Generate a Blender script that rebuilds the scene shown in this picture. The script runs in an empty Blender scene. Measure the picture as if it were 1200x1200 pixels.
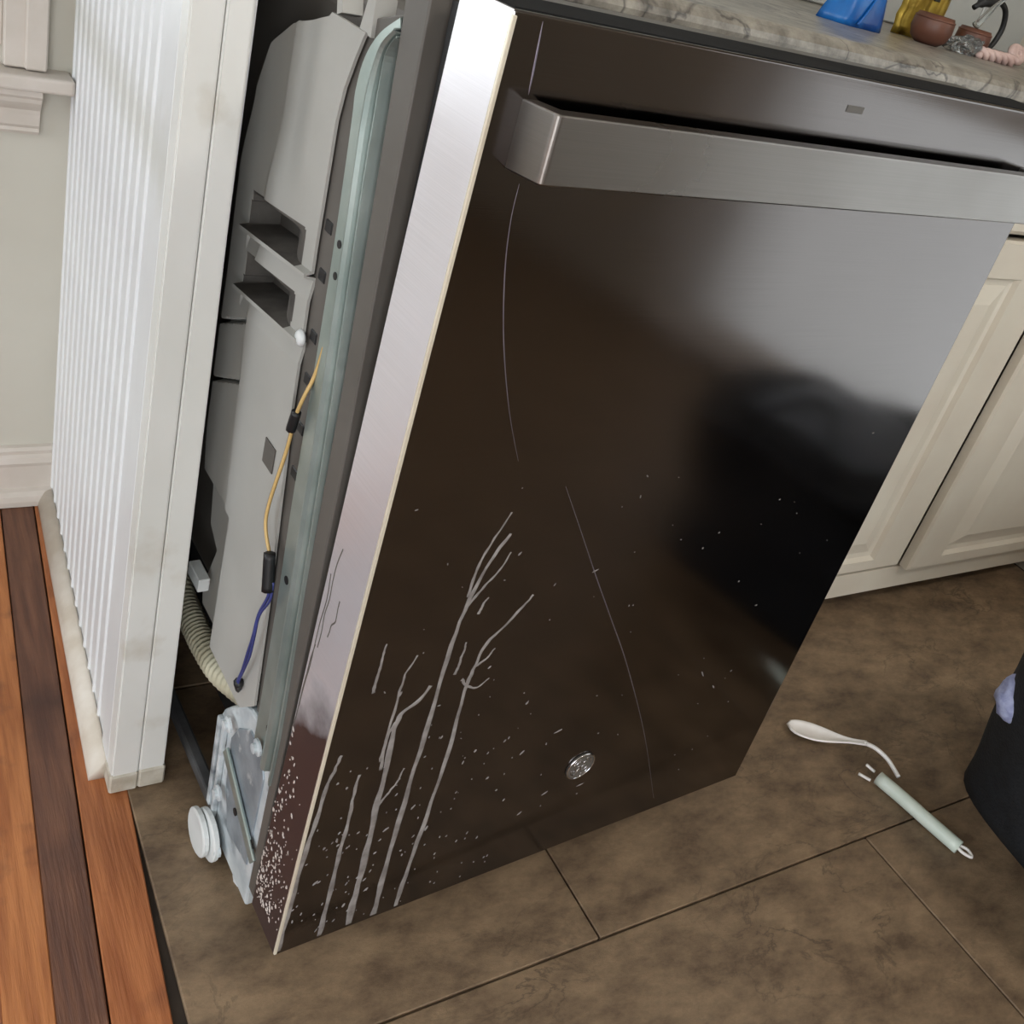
import bpy, bmesh, math, random
from mathutils import Vector, Matrix, noise
random.seed(7)
S = bpy.context.scene
COL = S.collection
PI = math.pi

# ---------------------------------------------------------------- camera
cam_d = bpy.data.cameras.new('camera'); cam = bpy.data.objects.new('camera', cam_d); COL.objects.link(cam)
X = (0.8448111152203169, -0.4719386390087747, 0.25212715167301947)
Y = (-0.04029856610746319, -0.5259909973251227, -0.849534871037426)
Z = (0.5335449427891318, 0.7075361416517658, -0.46338148676945856)
m = Matrix.Identity(4)
for i in range(3):
    m[i][0] = X[i]; m[i][1] = -Y[i]; m[i][2] = -Z[i]
m.translation = (0, 0, .96)
cam.matrix_world = m
cam_d.sensor_width = 36; cam_d.lens = 36*1198.77/1200
cam_d.shift_y = -100/1200
cam_d.clip_start = .02
S.camera = cam

# ---------------------------------------------------------------- world, lights, exposure
W = bpy.data.worlds.new('world'); S.world = W; W.use_nodes = True
wn = W.node_tree.nodes; wl = W.node_tree.links
bg = wn['Background']
tc = wn.new('ShaderNodeTexCoord'); sep = wn.new('ShaderNodeSeparateXYZ'); rmp = wn.new('ShaderNodeValToRGB')
wl.new(tc.outputs['Generated'], sep.inputs[0]); wl.new(sep.outputs['Z'], rmp.inputs[0]); wl.new(rmp.outputs[0], bg.inputs[0])
rmp.color_ramp.elements[0].position = .0; rmp.color_ramp.elements[0].color = (.42, .46, .44, 1)
rmp.color_ramp.elements[1].position = .12; rmp.color_ramp.elements[1].color = (.86, .93, 1, 1)
bg.inputs[1].default_value = 2.6

def area(name, loc, rot, sx, sy, power, col=(1, 1, 1), portal=False, spread=PI):
    d = bpy.data.lights.new(name, 'AREA'); d.shape = 'RECTANGLE'; d.size = sx; d.size_y = sy
    d.energy = power; d.color = col; d.spread = spread
    o = bpy.data.objects.new(name, d); COL.objects.link(o); o.location = loc; o.rotation_euler = rot
    if portal: d.cycles.is_portal = True
    return o
WIN = [ # daylight: two windows and the glazed door behind the camera
    ('back', (-.36, 1.40, 1.30), (-PI/2, 0, 0), .98, 1.30),
    ('left', (-2.26, .10, 1.35), (0, -PI/2, 0), 1.7, 2.2),
    ('front', (-1.15, -2.66, 1.10), (PI/2, 0, 0), 1.5, 2.0),
    ('right', (2.16, -.18, 1.10), (0, PI/2, 0), 2.0, 1.16)]
for n_, l_, r_, a_, b_ in WIN[:3]:
    area('daylight_portal_'+n_, l_, r_, a_, b_, 1, portal=True)
# daylight pushed in through the same openings
area('daylight_back', (-.36, 1.395, 1.30), (-PI/2, 0, 0), .98, 1.30, 7, (.93, .97, 1))
area('daylight_left', (-2.255, .10, 1.35), (0, -PI/2, 0), 1.7, 2.2, 21, (.92, .95, 1))
area('daylight_front', (-1.15, -2.655, 1.10), (PI/2, 0, 0), 1.5, 2.0, 58, (.96, .98, 1))
area('daylight_right', (2.20, -.18, 1.10), (0, PI/2, 0), 2.0, 1.0, 6, (.98, .99, 1))

S.view_settings.view_transform = 'Standard'; S.view_settings.look = 'None'
S.view_settings.exposure = 0.0; S.view_settings.gamma = 1; S.view_settings.use_curve_mapping = False
S.cycles.max_bounces = 8; S.cycles.diffuse_bounces = 5; S.cycles.glossy_bounces = 5; S.cycles.transmission_bounces = 6
S.cycles.caustics_reflective = False; S.cycles.caustics_refractive = False
S.cycles.use_denoising = True; S.cycles.sample_clamp_indirect = 4

# ---------------------------------------------------------------- materials
def s2l(c):
    return tuple((v/255/12.92 if v/255 <= .04045 else ((v/255+.055)/1.055)**2.4) for v in c)
def mat(name, c1, c2=None, scale=8, rough=.5, metal=0, bump=0, bscale=None, stretch=(1, 1, 1), detail=5, r2=None,
        lo=.35, hi=.65, spec=.5, aniso=0, coat=0, alpha=1, trans=0, emit=None, coords='Object', c3=None, s3=2.0, lo3=.55, hi3=.7):
    M = bpy.data.materials.new(name); M.use_nodes = True
    N = M.node_tree.nodes; L = M.node_tree.links; P = N['Principled BSDF']
    P.inputs['Base Color'].default_value = (*s2l(c1), 1)
    P.inputs['Roughness'].default_value = rough; P.inputs['Metallic'].default_value = metal
    P.inputs['Specular IOR Level'].default_value = spec
    P.inputs['Anisotropic'].default_value = aniso
    P.inputs['Coat Weight'].default_value = coat
    P.inputs['Transmission Weight'].default_value = trans
    t = N.new('ShaderNodeTexCoord'); mp = N.new('ShaderNodeMapping'); mp.inputs['Scale'].default_value = stretch
    L.new(t.outputs[coords], mp.inputs[0])
    last = None
    if c2 is not None or r2 is not None:
        nz = N.new('ShaderNodeTexNoise'); nz.inputs['Scale'].default_value = scale; nz.inputs['Detail'].default_value = detail
        L.new(mp.outputs[0], nz.inputs[0])
        if c2 is not None:
            r = N.new('ShaderNodeValToRGB'); r.color_ramp.elements[0].position = lo; r.color_ramp.elements[1].position = hi
            r.color_ramp.elements[0].color = (*s2l(c1), 1); r.color_ramp.elements[1].color = (*s2l(c2), 1)
            L.new(nz.outputs['Fac'], r.inputs[0]); last = r.outputs[0]
            if c3 is not None:
                n3 = N.new('ShaderNodeTexNoise'); n3.inputs['Scale'].default_value = s3; n3.inputs['Detail'].default_value = 6
                L.new(t.outputs[coords], n3.inputs[0])
                r3 = N.new('ShaderNodeMapRange'); r3.inputs[1].default_value = lo3; r3.inputs[2].default_value = hi3
                L.new(n3.outputs['Fac'], r3.inputs[0])
                mx = N.new('ShaderNodeMix'); mx.data_type = 'RGBA'; mx.inputs[7].default_value = (*s2l(c3), 1)
                L.new(r3.outputs[0], mx.inputs[0]); L.new(last, mx.inputs[6]); last = mx.outputs[2]
            L.new(last, P.inputs['Base Color'])
        if r2 is not None:
            mr = N.new('ShaderNodeMapRange'); mr.inputs[1].default_value = .3; mr.inputs[2].default_value = .7
            mr.inputs[3].default_value = rough; mr.inputs[4].default_value = r2
            L.new(nz.outputs['Fac'], mr.inputs[0]); L.new(mr.outputs[0], P.inputs['Roughness'])
    if bump:
        nb = N.new('ShaderNodeTexNoise'); nb.inputs['Scale'].default_value = bscale or scale*4; nb.inputs['Detail'].default_value = 6
        L.new(mp.outputs[0], nb.inputs[0])
        b = N.new('ShaderNodeBump'); b.inputs['Strength'].default_value = bump; b.inputs['Distance'].default_value = .004
        L.new(nb.outputs['Fac'], b.inputs['Height']); L.new(b.outputs[0], P.inputs['Normal'])
    if aniso:
        tg = N.new('ShaderNodeTangent'); tg.direction_type = 'RADIAL'; tg.axis = 'Z'
        L.new(tg.outputs[0], P.inputs['Tangent'])
    return M
M = {}
M['wall'] = mat('wall_paint', (200, 197, 186), (191, 187, 175), 3, .6, bump=.05, bscale=60)
M['wall_kitchen'] = mat('kitchen_paint', (150, 140, 122), (140, 130, 114), 3, .6, bump=.05, bscale=60)
M['ceiling'] = mat('ceiling_paint', (215, 212, 204), (208, 205, 198), 3, .8)
M['trim'] = mat('trim_paint', (208, 200, 192), (198, 190, 180), 20, .4, bump=.04, bscale=50)
M['panel'] = mat('panel_paint', (228, 231, 232), (220, 222, 224), 6, .38, bump=.03, bscale=40, c3=(205, 206, 200), s3=5)
M['post'] = mat('post_paint', (226, 227, 224), (216, 217, 212), 6, .4, bump=.04, bscale=40, c3=(200, 196, 186), s3=12, lo3=.62, hi3=.75)
M['grime'] = mat('grimy_plinth', (205, 200, 188), (172, 164, 148), 40, .7, bump=.3, bscale=120)
M['quarter'] = mat('quarter_round_paint', (216, 209, 198), (200, 190, 175), 25, .5, bump=.08, bscale=70)
M['woodA'] = mat('plank_orange', (186, 120, 70), (152, 90, 48), 5, .5, bump=.25, bscale=14, stretch=(22, 1.6, 22), c3=(108, 68, 44), s3=12)
M['woodB'] = mat('plank_dark', (116, 78, 58), (88, 56, 42), 6, .5, bump=.25, bscale=20, stretch=(18, 1.2, 18), c3=(66, 40, 30), s3=6, lo3=.5)
M['woodC'] = mat('plank_red', (176, 110, 66), (146, 84, 46), 5, .5, bump=.25, bscale=14, stretch=(22, 1.6, 22), c3=(112, 66, 42), s3=10)
M['gap'] = mat('dark_joint', (28, 22, 18), (40, 30, 24), 20, .9)
M['tile'] = None
def slate():
    A = bpy.data.materials.new('slate_tile'); A.use_nodes = True
    N = A.node_tree.nodes; L = A.node_tree.links; P = N['Principled BSDF']
    t = N.new('ShaderNodeTexCoord'); mp = N.new('ShaderNodeMapping'); mp.inputs['Scale'].default_value = (1, 1.8, 1); mp.inputs['Rotation'].default_value = (0, 0, .5)
    L.new(t.outputs['Object'], mp.inputs[0])
    def nz(sc, de, ro, src=mp, dist=0):
        n = N.new('ShaderNodeTexNoise'); n.inputs['Scale'].default_value = sc; n.inputs['Detail'].default_value = de; n.inputs['Roughness'].default_value = ro; n.inputs['Distortion'].default_value = dist
        L.new(src.outputs[0], n.inputs[0]); return n
    a = nz(12, 14, .72); r = N.new('ShaderNodeValToRGB'); E = r.color_ramp.elements
    E[0].position = .34; E[0].color = (*s2l((88, 71, 55)), 1); E[1].position = .68; E[1].color = (*s2l((150, 127, 100)), 1)
    L.new(a.outputs['Fac'], r.inputs[0])
    w = nz(7, 8, .6, mp, .6)
    sb = N.new('ShaderNodeMath'); sb.operation = 'SUBTRACT'; sb.inputs[1].default_value = .5; L.new(w.outputs['Fac'], sb.inputs[0])
    ab = N.new('ShaderNodeMath'); ab.operation = 'ABSOLUTE'; L.new(sb.outputs[0], ab.inputs[0])
    mk = nz(3, 3, .5); mm = N.new('ShaderNodeMapRange'); mm.inputs[1].default_value = .45; mm.inputs[2].default_value = .62; L.new(mk.outputs['Fac'], mm.inputs[0])
    mr = N.new('ShaderNodeMapRange'); mr.inputs[1].default_value = 0; mr.inputs[2].default_value = .016; mr.inputs[3].default_value = .6; mr.inputs[4].default_value = 0; L.new(ab.outputs[0], mr.inputs[0])
    ml = N.new('ShaderNodeMath'); ml.operation = 'MULTIPLY'; L.new(mr.outputs[0], ml.inputs[0]); L.new(mm.outputs[0], ml.inputs[1])
    mx = N.new('ShaderNodeMix'); mx.data_type = 'RGBA'; mx.inputs[7].default_value = (*s2l((56, 45, 36)), 1)
    L.new(ml.outputs[0], mx.inputs[0]); L.new(r.outputs[0], mx.inputs[6]); L.new(mx.outputs[2], P.inputs['Base Color'])
    g = nz(60, 8, .7); b = N.new('ShaderNodeBump'); b.inputs['Strength'].default_value = .55; b.inputs['Distance'].default_value = .003
    L.new(a.outputs['Fac'], b.inputs['Height']); L.new(b.outputs[0], P.inputs['Normal']); P.inputs['Roughness'].default_value = .55
    return A
M['tile'] = slate()
M['grout'] = mat('tile_joint', (52, 43, 34), (42, 34, 28), 40, .9)
M['cab'] = mat('cabinet_paint', (212, 205, 190), (206, 197, 182), 9, .34, bump=.05, bscale=60)
M['cabdark'] = mat('toe_board_paint', (92, 84, 74), (76, 68, 60), 9, .7)
M['black'] = mat('black_plastic', (16, 16, 18), (22, 22, 24), 30, .5)
M['matteblack'] = mat('matte_black_plastic', (20, 20, 21), (26, 26, 27), 30, .85, spec=.15)
M['void'] = mat('dark_cavity', (18, 16, 15), (24, 22, 20), 6, .9)
M['stone'] = None
M['galv'] = mat('galvanised_steel', (178, 190, 186), (150, 164, 160), 14, .42, metal=.75, bump=.08, bscale=60, c3=(126, 138, 134), s3=9, lo3=.58, hi3=.75)
M['galvwhite'] = mat('chalky_zinc', (214, 221, 224), (182, 192, 198), 30, .5, metal=.25, bump=.25, bscale=90, c3=(110, 118, 124), s3=22, lo3=.55, hi3=.7)
M['zincdark'] = mat('dull_zinc', (160, 170, 178), (128, 138, 146), 26, .45, metal=.4, bump=.2, bscale=70, c3=(206, 212, 214), s3=40, lo3=.62, hi3=.72)
M['greyplastic'] = mat('grey_plastic', (172, 171, 166), (164, 163, 158), 8, .5, bump=.04, bscale=120)
M['darkplastic'] = mat('dark_grey_plastic', (94, 90, 85), (86, 82, 77), 9, .5)
M['pocket_shade'] = mat('shaded_grey_plastic', (92, 88, 83), (60, 56, 53), 30, .8)  # darker grey that paints the shade inside the rib pockets
M['darkmetal'] = mat('dark_rail_metal', (120, 120, 120), (84, 84, 86), 20, .5, metal=.5)
M['whiteplastic'] = mat('white_plastic', (222, 226, 226), (206, 210, 210), 20, .45, bump=.06, bscale=60)
M['cream'] = mat('cream_hose', (206, 202, 178), (186, 180, 156), 20, .5)
M['tan'] = mat('tan_wire', (212, 180, 120), (196, 164, 104), 20, .5)
M['navy'] = mat('blue_wire', (58, 66, 128), (48, 54, 108), 20, .5)
M['residue'] = mat('dried_residue', (150, 146, 144), (112, 106, 104), 60, .85)
M['splat'] = mat('dried_spatter', (205, 195, 188), (170, 158, 150), 60, .8)
M['spoon'] = mat('spoon_plastic', (250, 248, 246), (240, 236, 232), 30, .3)
M['mint'] = mat('pale_green_grip', (222, 232, 222), (208, 222, 210), 20, .35)
M['clear'] = mat('clear_plastic', (235, 240, 240), None, rough=.08, trans=.9)
M['cloth'] = mat('black_canvas', (19, 21, 25), (30, 33, 38), 40, .85, bump=.5, bscale=220)
M['greycloth'] = mat('grey_canvas', (140, 148, 158), (120, 128, 138), 30, .9, bump=.4, bscale=200)
M['bluewhite'] = mat('bluish_white_knit', (196, 204, 238), (150, 158, 205), 90, .7, bump=.3, bscale=150)
M['blue'] = mat('blue_film', (22, 112, 190), (10, 66, 138), 16, .3, bump=.4, bscale=24)
M['brown'] = mat('brown_glaze', (112, 72, 56), (90, 56, 44), 16, .45)
M['gold'] = mat('gold_foil', (190, 160, 66), (126, 100, 34), 30, .35, metal=.6, bump=.5, bscale=60)
M['shell'] = mat('pink_white_cord', (222, 196, 188), (190, 160, 152), 40, .6)
M['highlight_streak'] = mat('painted_highlight', (150, 144, 156), (128, 122, 136), 20, .35, metal=.8)  # pale metal for the painted highlight streaks
M['edge'] = mat('polished_edge', (232, 226, 208), (222, 214, 196), 20, .25, metal=.3)
M['badge'] = mat('chrome', (215, 216, 218), (190, 190, 194), 20, .12, metal=1)
M['bark'] = mat('window_glass', (255, 255, 255), None, rough=0, trans=1, spec=.5)

def sheer():
    A = bpy.data.materials.new('sheer_curtain'); A.use_nodes = True
    N = A.node_tree.nodes; L = A.node_tree.links; N.remove(N['Principled BSDF'])
    t = N.new('ShaderNodeBsdfTranslucent'); t.inputs[0].default_value = (.85, .86, .86, 1)
    L.new(t.outputs[0], N['Material Output'].inputs[0]); return A
M['sheer'] = sheer()
def steel(name, base, rough, aniso, film):
    """brushed dark stainless: grain stretched along the width plus a thin smeary film"""
    A = bpy.data.materials.new(name); A.use_nodes = True
    N = A.node_tree.nodes; L = A.node_tree.links; P = N['Principled BSDF']
    P.inputs['Metallic'].default_value = 1; P.inputs['Anisotropic'].default_value = aniso
    t = N.new('ShaderNodeTexCoord'); mp = N.new('ShaderNodeMapping'); mp.inputs['Scale'].default_value = (3, 3, 420)
    L.new(t.outputs['Object'], mp.inputs[0])
    g = N.new('ShaderNodeTexNoise'); g.inputs['Scale'].default_value = 3; g.inputs['Detail'].default_value = 4; L.new(mp.outputs[0], g.inputs[0])
    f = N.new('ShaderNodeTexNoise'); f.inputs['Scale'].default_value = 5; f.inputs['Detail'].default_value = 7; L.new(t.outputs['Object'], f.inputs[0])
    r = N.new('ShaderNodeMapRange'); r.inputs[1].default_value = .35; r.inputs[2].default_value = .75; r.inputs[3].default_value = rough; r.inputs[4].default_value = rough*1.6
    L.new(f.outputs['Fac'], r.inputs[0]); L.new(r.outputs[0], P.inputs['Roughness'])
    c = N.new('ShaderNodeValToRGB'); c.color_ramp.elements[0].color = (*[v*.97 for v in base], 1); c.color_ramp.elements[1].color = (*[v*1.03 for v in base], 1)
    c.color_ramp.elements[0].position = .35; c.color_ramp.elements[1].position = .65
    L.new(g.outputs['Fac'], c.inputs[0]); L.new(c.outputs[0], P.inputs['Base Color'])
    b = N.new('ShaderNodeBump'); b.inputs['Strength'].default_value = .012; b.inputs['Distance'].default_value = .001
    L.new(g.outputs['Fac'], b.inputs['Height']); L.new(b.outputs[0], P.inputs['Normal'])
    tg = N.new('ShaderNodeTangent'); tg.direction_type = 'RADIAL'; tg.axis = 'Z'; L.new(tg.outputs[0], P.inputs['Tangent'])
    return A
M['steel'] = steel('brushed_dark_stainless', (.135, .122, .118), .11, .45, .1)
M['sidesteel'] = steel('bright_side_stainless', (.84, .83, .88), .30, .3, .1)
def lower_tone(A, zc):
    """dark brown tone with a blotchy edge over the lowest part of the sheet"""
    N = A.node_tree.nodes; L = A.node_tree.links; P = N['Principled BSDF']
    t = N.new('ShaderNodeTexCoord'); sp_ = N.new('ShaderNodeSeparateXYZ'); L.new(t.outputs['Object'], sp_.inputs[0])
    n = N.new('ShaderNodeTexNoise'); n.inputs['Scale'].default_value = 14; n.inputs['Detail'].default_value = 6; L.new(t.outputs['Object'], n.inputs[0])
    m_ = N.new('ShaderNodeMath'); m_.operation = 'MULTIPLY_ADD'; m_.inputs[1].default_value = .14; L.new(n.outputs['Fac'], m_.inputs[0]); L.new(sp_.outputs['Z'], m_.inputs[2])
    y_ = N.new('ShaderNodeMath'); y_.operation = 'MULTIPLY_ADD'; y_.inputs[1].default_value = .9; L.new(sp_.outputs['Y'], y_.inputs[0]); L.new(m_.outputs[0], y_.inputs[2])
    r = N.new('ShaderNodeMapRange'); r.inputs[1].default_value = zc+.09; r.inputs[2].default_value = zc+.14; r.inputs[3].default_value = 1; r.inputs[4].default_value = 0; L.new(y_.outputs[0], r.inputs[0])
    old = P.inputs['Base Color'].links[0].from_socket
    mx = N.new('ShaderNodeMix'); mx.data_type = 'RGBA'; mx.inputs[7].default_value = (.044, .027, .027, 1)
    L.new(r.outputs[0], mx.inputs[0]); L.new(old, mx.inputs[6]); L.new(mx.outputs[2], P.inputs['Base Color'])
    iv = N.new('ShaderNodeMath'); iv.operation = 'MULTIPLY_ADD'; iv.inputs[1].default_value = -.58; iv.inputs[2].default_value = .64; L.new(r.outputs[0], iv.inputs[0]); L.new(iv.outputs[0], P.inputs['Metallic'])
lower_tone(M['sidesteel'], .325)  # dark brown, blotchy tone towards the bottom of the door side
M['handlesteel'] = steel('brushed_handle_steel', (.25, .235, .222), .26, .45, .1)

def stone():
    A = bpy.data.materials.new('granite'); A.use_nodes = True
    N = A.node_tree.nodes; L = A.node_tree.links; P = N['Principled BSDF']
    t = N.new('ShaderNodeTexCoord')
    n1 = N.new('ShaderNodeTexNoise'); n1.inputs['Scale'].default_value = 26; n1.inputs['Detail'].default_value = 9; n1.inputs['Roughness'].default_value = .7
    L.new(t.outputs['Object'], n1.inputs[0])
    r = N.new('ShaderNodeValToRGB'); E = r.color_ramp.elements
    E[0].position = .3; E[0].color = (*s2l((96, 91, 84)), 1); E[1].position = .7; E[1].color = (*s2l((176, 170, 158)), 1)
    L.new(n1.outputs['Fac'], r.inputs[0])
    w = N.new('ShaderNodeTexNoise'); w.inputs['Scale'].default_value = 7; w.inputs['Detail'].default_value = 5; w.inputs['Distortion'].default_value = 1.2
    L.new(t.outputs['Object'], w.inputs[0])
    ab = N.new('ShaderNodeMath'); ab.operation = 'SUBTRACT'; ab.inputs[1].default_value = .5; L.new(w.outputs['Fac'], ab.inputs[0])
    ab2 = N.new('ShaderNodeMath'); ab2.operation = 'ABSOLUTE'; L.new(ab.outputs[0], ab2.inputs[0])
    mr = N.new('ShaderNodeMapRange'); mr.inputs[1].default_value = .0; mr.inputs[2].default_value = .022; mr.inputs[3].default_value = .75; mr.inputs[4].default_value = 0
    L.new(ab2.outputs[0], mr.inputs[0])
    mx = N.new('ShaderNodeMix'); mx.data_type = 'RGBA'; mx.inputs[7].default_value = (*s2l((52, 48, 50)), 1)
    L.new(mr.outputs[0], mx.inputs[0]); L.new(r.outputs[0], mx.inputs[6]); L.new(mx.outputs[2], P.inputs['Base Color'])
    P.inputs['Roughness'].default_value = .32
    return A
M['stone'] = stone()

# ---------------------------------------------------------------- mesh helpers
def link(o, parent=None):
    COL.objects.link(o)
    if parent is not None: o.parent = parent
    return o
def obj(name, me, m=None, parent=None, loc=(0, 0, 0), smooth=False):
    if m is not None: me.materials.clear(); me.materials.append(m)
    if smooth:
        for p in me.polygons: p.use_smooth = True
    o = bpy.data.objects.new(name, me); o.location = loc
    return link(o, parent)
def bm_obj(name, bm, m=None, parent=None, loc=(0, 0, 0), smooth=False):
    me = bpy.data.meshes.new(name); bmesh.ops.recalc_face_normals(bm, faces=bm.faces[:])
    bm.to_mesh(me); bm.free()
    return obj(name, me, m, parent, loc, smooth)
def box(bm, x0, y0, z0, x1, y1, z1, bev=0, seg=1):
    vs = [bm.verts.new(p) for p in ((x0, y0, z0), (x1, y0, z0), (x1, y1, z0), (x0, y1, z0), (x0, y0, z1), (x1, y0, z1), (x1, y1, z1), (x0, y1, z1))]
    fs = [bm.faces.new([vs[i] for i in f]) for f in ((0, 3, 2, 1), (4, 5, 6, 7), (0, 1, 5, 4), (1, 2, 6, 5), (2, 3, 7, 6), (3, 0, 4, 7))]
    if bev:
        es = list({e for f in fs for e in f.edges})
        bmesh.ops.bevel(bm, geom=es, offset=bev, segments=seg, affect='EDGES', profile=.5)
    return vs
def boxo(name, a, b, m, parent=None, bev=0, seg=1, loc=(0, 0, 0)):
    bm = bmesh.new(); box(bm, *a, *b, bev, seg); return bm_obj(name, bm, m, parent, loc)
def prism(bm, poly, f0, f1, bev=0, seg=2):
    """poly: list of 2-D points; f0/f1 map a point to 3-D for both caps"""
    A = [bm.verts.new(f0(p)) for p in poly]; B = [bm.verts.new(f1(p)) for p in poly]
    n = len(poly); fs = [bm.faces.new(A), bm.faces.new(B[::-1])]
    for i in range(n):
        fs.append(bm.faces.new((A[i], B[i], B[(i+1) % n], A[(i+1) % n])))
    bmesh.ops.recalc_face_normals(bm, faces=fs)
    if bev:
        es = [e for e in {e for f in fs[:2] for e in f.edges}]
        bmesh.ops.bevel(bm, geom=es, offset=bev, segments=seg, affect='EDGES', profile=.5)
def smooth_path(pts, k=6):
    P = [Vector(p) for p in pts]
    if len(P) < 3: return P
    out = []
    for i in range(len(P)-1):
        p0 = P[max(i-1, 0)]; p1 = P[i]; p2 = P[i+1]; p3 = P[min(i+2, len(P)-1)]
        for j in range(k):
            t = j/k
            out.append(.5*((2*p1)+(p2-p0)*t+(2*p0-5*p1+4*p2-p3)*t*t+(3*p1-p0-3*p2+p3)*t**3))
    out.append(P[-1]); return out
def tube(bm, pts, r, n=8, k=5, flat=None, cap=True):
    """swept tube; r is a number or a function of t; flat=(axis vector, factor) squashes the section"""
    P = smooth_path(pts, k); rings = []; up = Vector((0, 0, 1)); prev = None
    for i, p in enumerate(P):
        d = (P[min(i+1, len(P)-1)]-P[max(i-1, 0)]).normalized()
        if prev is None:
            s = d.cross(up if abs(d.z) < .9 else Vector((1, 0, 0))).normalized()
        else:
            s = (prev-d*prev.dot(d)).normalized()
        prev = s; q = d.cross(s)
        rr = r(i/(len(P)-1)) if callable(r) else r
        ring = []
        for j in range(n):
            a = 2*PI*j/n; o = s*math.cos(a)*rr+q*math.sin(a)*rr
            if flat: o = o-flat[0]*(o.dot(flat[0]))*(1-flat[1])
            ring.append(bm.verts.new(p+o))
        rings.append(ring)
    for a, b in zip(rings, rings[1:]):
        for j in range(n): bm.faces.new((a[j], a[(j+1) % n], b[(j+1) % n], b[j]))
    if cap: bm.faces.new(rings[0][::-1]); bm.faces.new(rings[-1])
def tubeo(name, pts, r, m, parent=None, n=8, k=5, flat=None, loc=(0, 0, 0)):
    bm = bmesh.new(); tube(bm, pts, r, n, k, flat); return bm_obj(name, bm, m, parent, loc, True)
def lathe(bm, prof, n=24, c=(0, 0, 0), axis='Z', mat4=None):
    rings = []
    for r, z in prof:
        ring = []
        for j in range(n):
            a = 2*PI*j/n
            v = Vector((r*math.cos(a), r*math.sin(a), z))
            if mat4: v = mat4 @ v
            ring.append(bm.verts.new(v+Vector(c)))
        rings.append(ring)
    for a, b in zip(rings, rings[1:]):
        for j in range(n): bm.faces.new((a[j], a[(j+1) % n], b[(j+1) % n], b[j]))
    bm.faces.new(rings[0][::-1]); bm.faces.new(rings[-1])
def extr(name, prof, x0, x1, m, parent=None, loc=(0, 0, 0), ax='x', smooth=False):
    """profile of (depth, z) extruded along x (or along y with depth = x)"""
    bm = bmesh.new()
    f = (lambda t: (lambda p: (t, p[0], p[1]))) if ax == 'x' else (lambda t: (lambda p: (p[0], t, p[1])))
    prism(bm, prof, f(x0), f(x1)); return bm_obj(name, bm, m, parent, loc, smooth)
def empty(name, loc=(0, 0, 0), rz=0):
    o = bpy.data.objects.new(name, None); o.location = loc; o.rotation_euler = (0, 0, rz); o.empty_display_size = .1
    return link(o)
def tag(o, label, cat, group=None, kind=None):
    o['label'] = label; o['category'] = cat
    if group: o['group'] = group
    if kind: o['kind'] = kind
    return o
def struct(o, label=None, cat=None):
    o['kind'] = 'structure'
    if label: o['label'] = label
    if cat: o['category'] = cat
    return o

# ================================================================ THE ROOM
YB = 1.345      # back wall
def wall_with_hole(name, m, axis, at, u0, u1, z0, z1, hole, thick, label):
    """axis 'y': wall facing -y/+y at y=at spanning x; axis 'x': at x=at spanning y. hole=(u0,u1,z0,z1)"""
    bm = bmesh.new()
    a0, a1, h0, h1 = hole if hole else (u0, u0, z0, z0)
    parts = [(u0, a0, z0, z1), (a1, u1, z0, z1), (a0, a1, z0, h0), (a0, a1, h1, z1)] if hole else [(u0, u1, z0, z1)]
    for p in parts:
        if p[1]-p[0] < 1e-4 or p[3]-p[2] < 1e-4: continue
        if axis == 'y': box(bm, p[0], at, p[2], p[1], at+thick, p[3])
        else: box(bm, at, p[0], p[2], at+thick, p[1], p[3])
    return struct(bm_obj(name, bm, m), label, 'wall')
wall_with_hole('wall_back', M['wall'], 'y', YB, -2.3, 2.1, 0, 2.5, (-.85, .13, .64, 1.95), .12, 'pale painted wall with the window, behind the beadboard end panel')
wall_with_hole('wall_left', M['wall'], 'x', -2.3, -2.8, YB+.12, 0, 2.5, (-1.0, 1.2, .5, 2.2), .1, 'pale painted side wall out of view to the left')
wall_with_hole('wall_right', M['wall_kitchen'], 'x', 2.0, -2.8, YB+.12, 0, 2.5, (-.68, .32, .02, 2.1), .1, 'tan painted kitchen wall out of view to the right')
wall_with_hole('wall_front', M['wall_kitchen'], 'y', -2.8, -2.3, 2.1, 0, 2.5, (-1.90, -.40, .02, 2.1), .12, 'tan painted kitchen wall behind the camera')
struct(boxo('ceiling', (-2.3, -2.8, 2.5), (2.1, YB+.12, 2.56), M['ceiling']), 'flat white ceiling', 'ceiling')

lamp = empty('added_ceiling_light', (1.05, -.75, 2.5)); tag(lamp, 'added fill lamp shaped as a round flush ceiling light over the kitchen floor, out of view', 'ceiling light')  # unseen lamp added to brighten counter, tile and cabinet fronts
bm = bmesh.new(); lathe(bm, [(.001, 0), (.17, 0), (.17, -.03), (.155, -.035), (.001, -.035)], 32); bm_obj('base', bm, M['trim'], lamp)
bm = bmesh.new(); lathe(bm, [(.001, -.034), (.150, -.036), (.140, -.062), (.09, -.085), (.001, -.092)], 32)
G = bpy.data.materials.new('lit_glass'); G.use_nodes = True; G.node_tree.nodes['Principled BSDF'].inputs['Emission Color'].default_value = (1, .94, .86, 1); G.node_tree.nodes['Principled BSDF'].inputs['Emission Strength'].default_value = 70
bm_obj('shade', bm, G, lamp, smooth=True)
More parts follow.
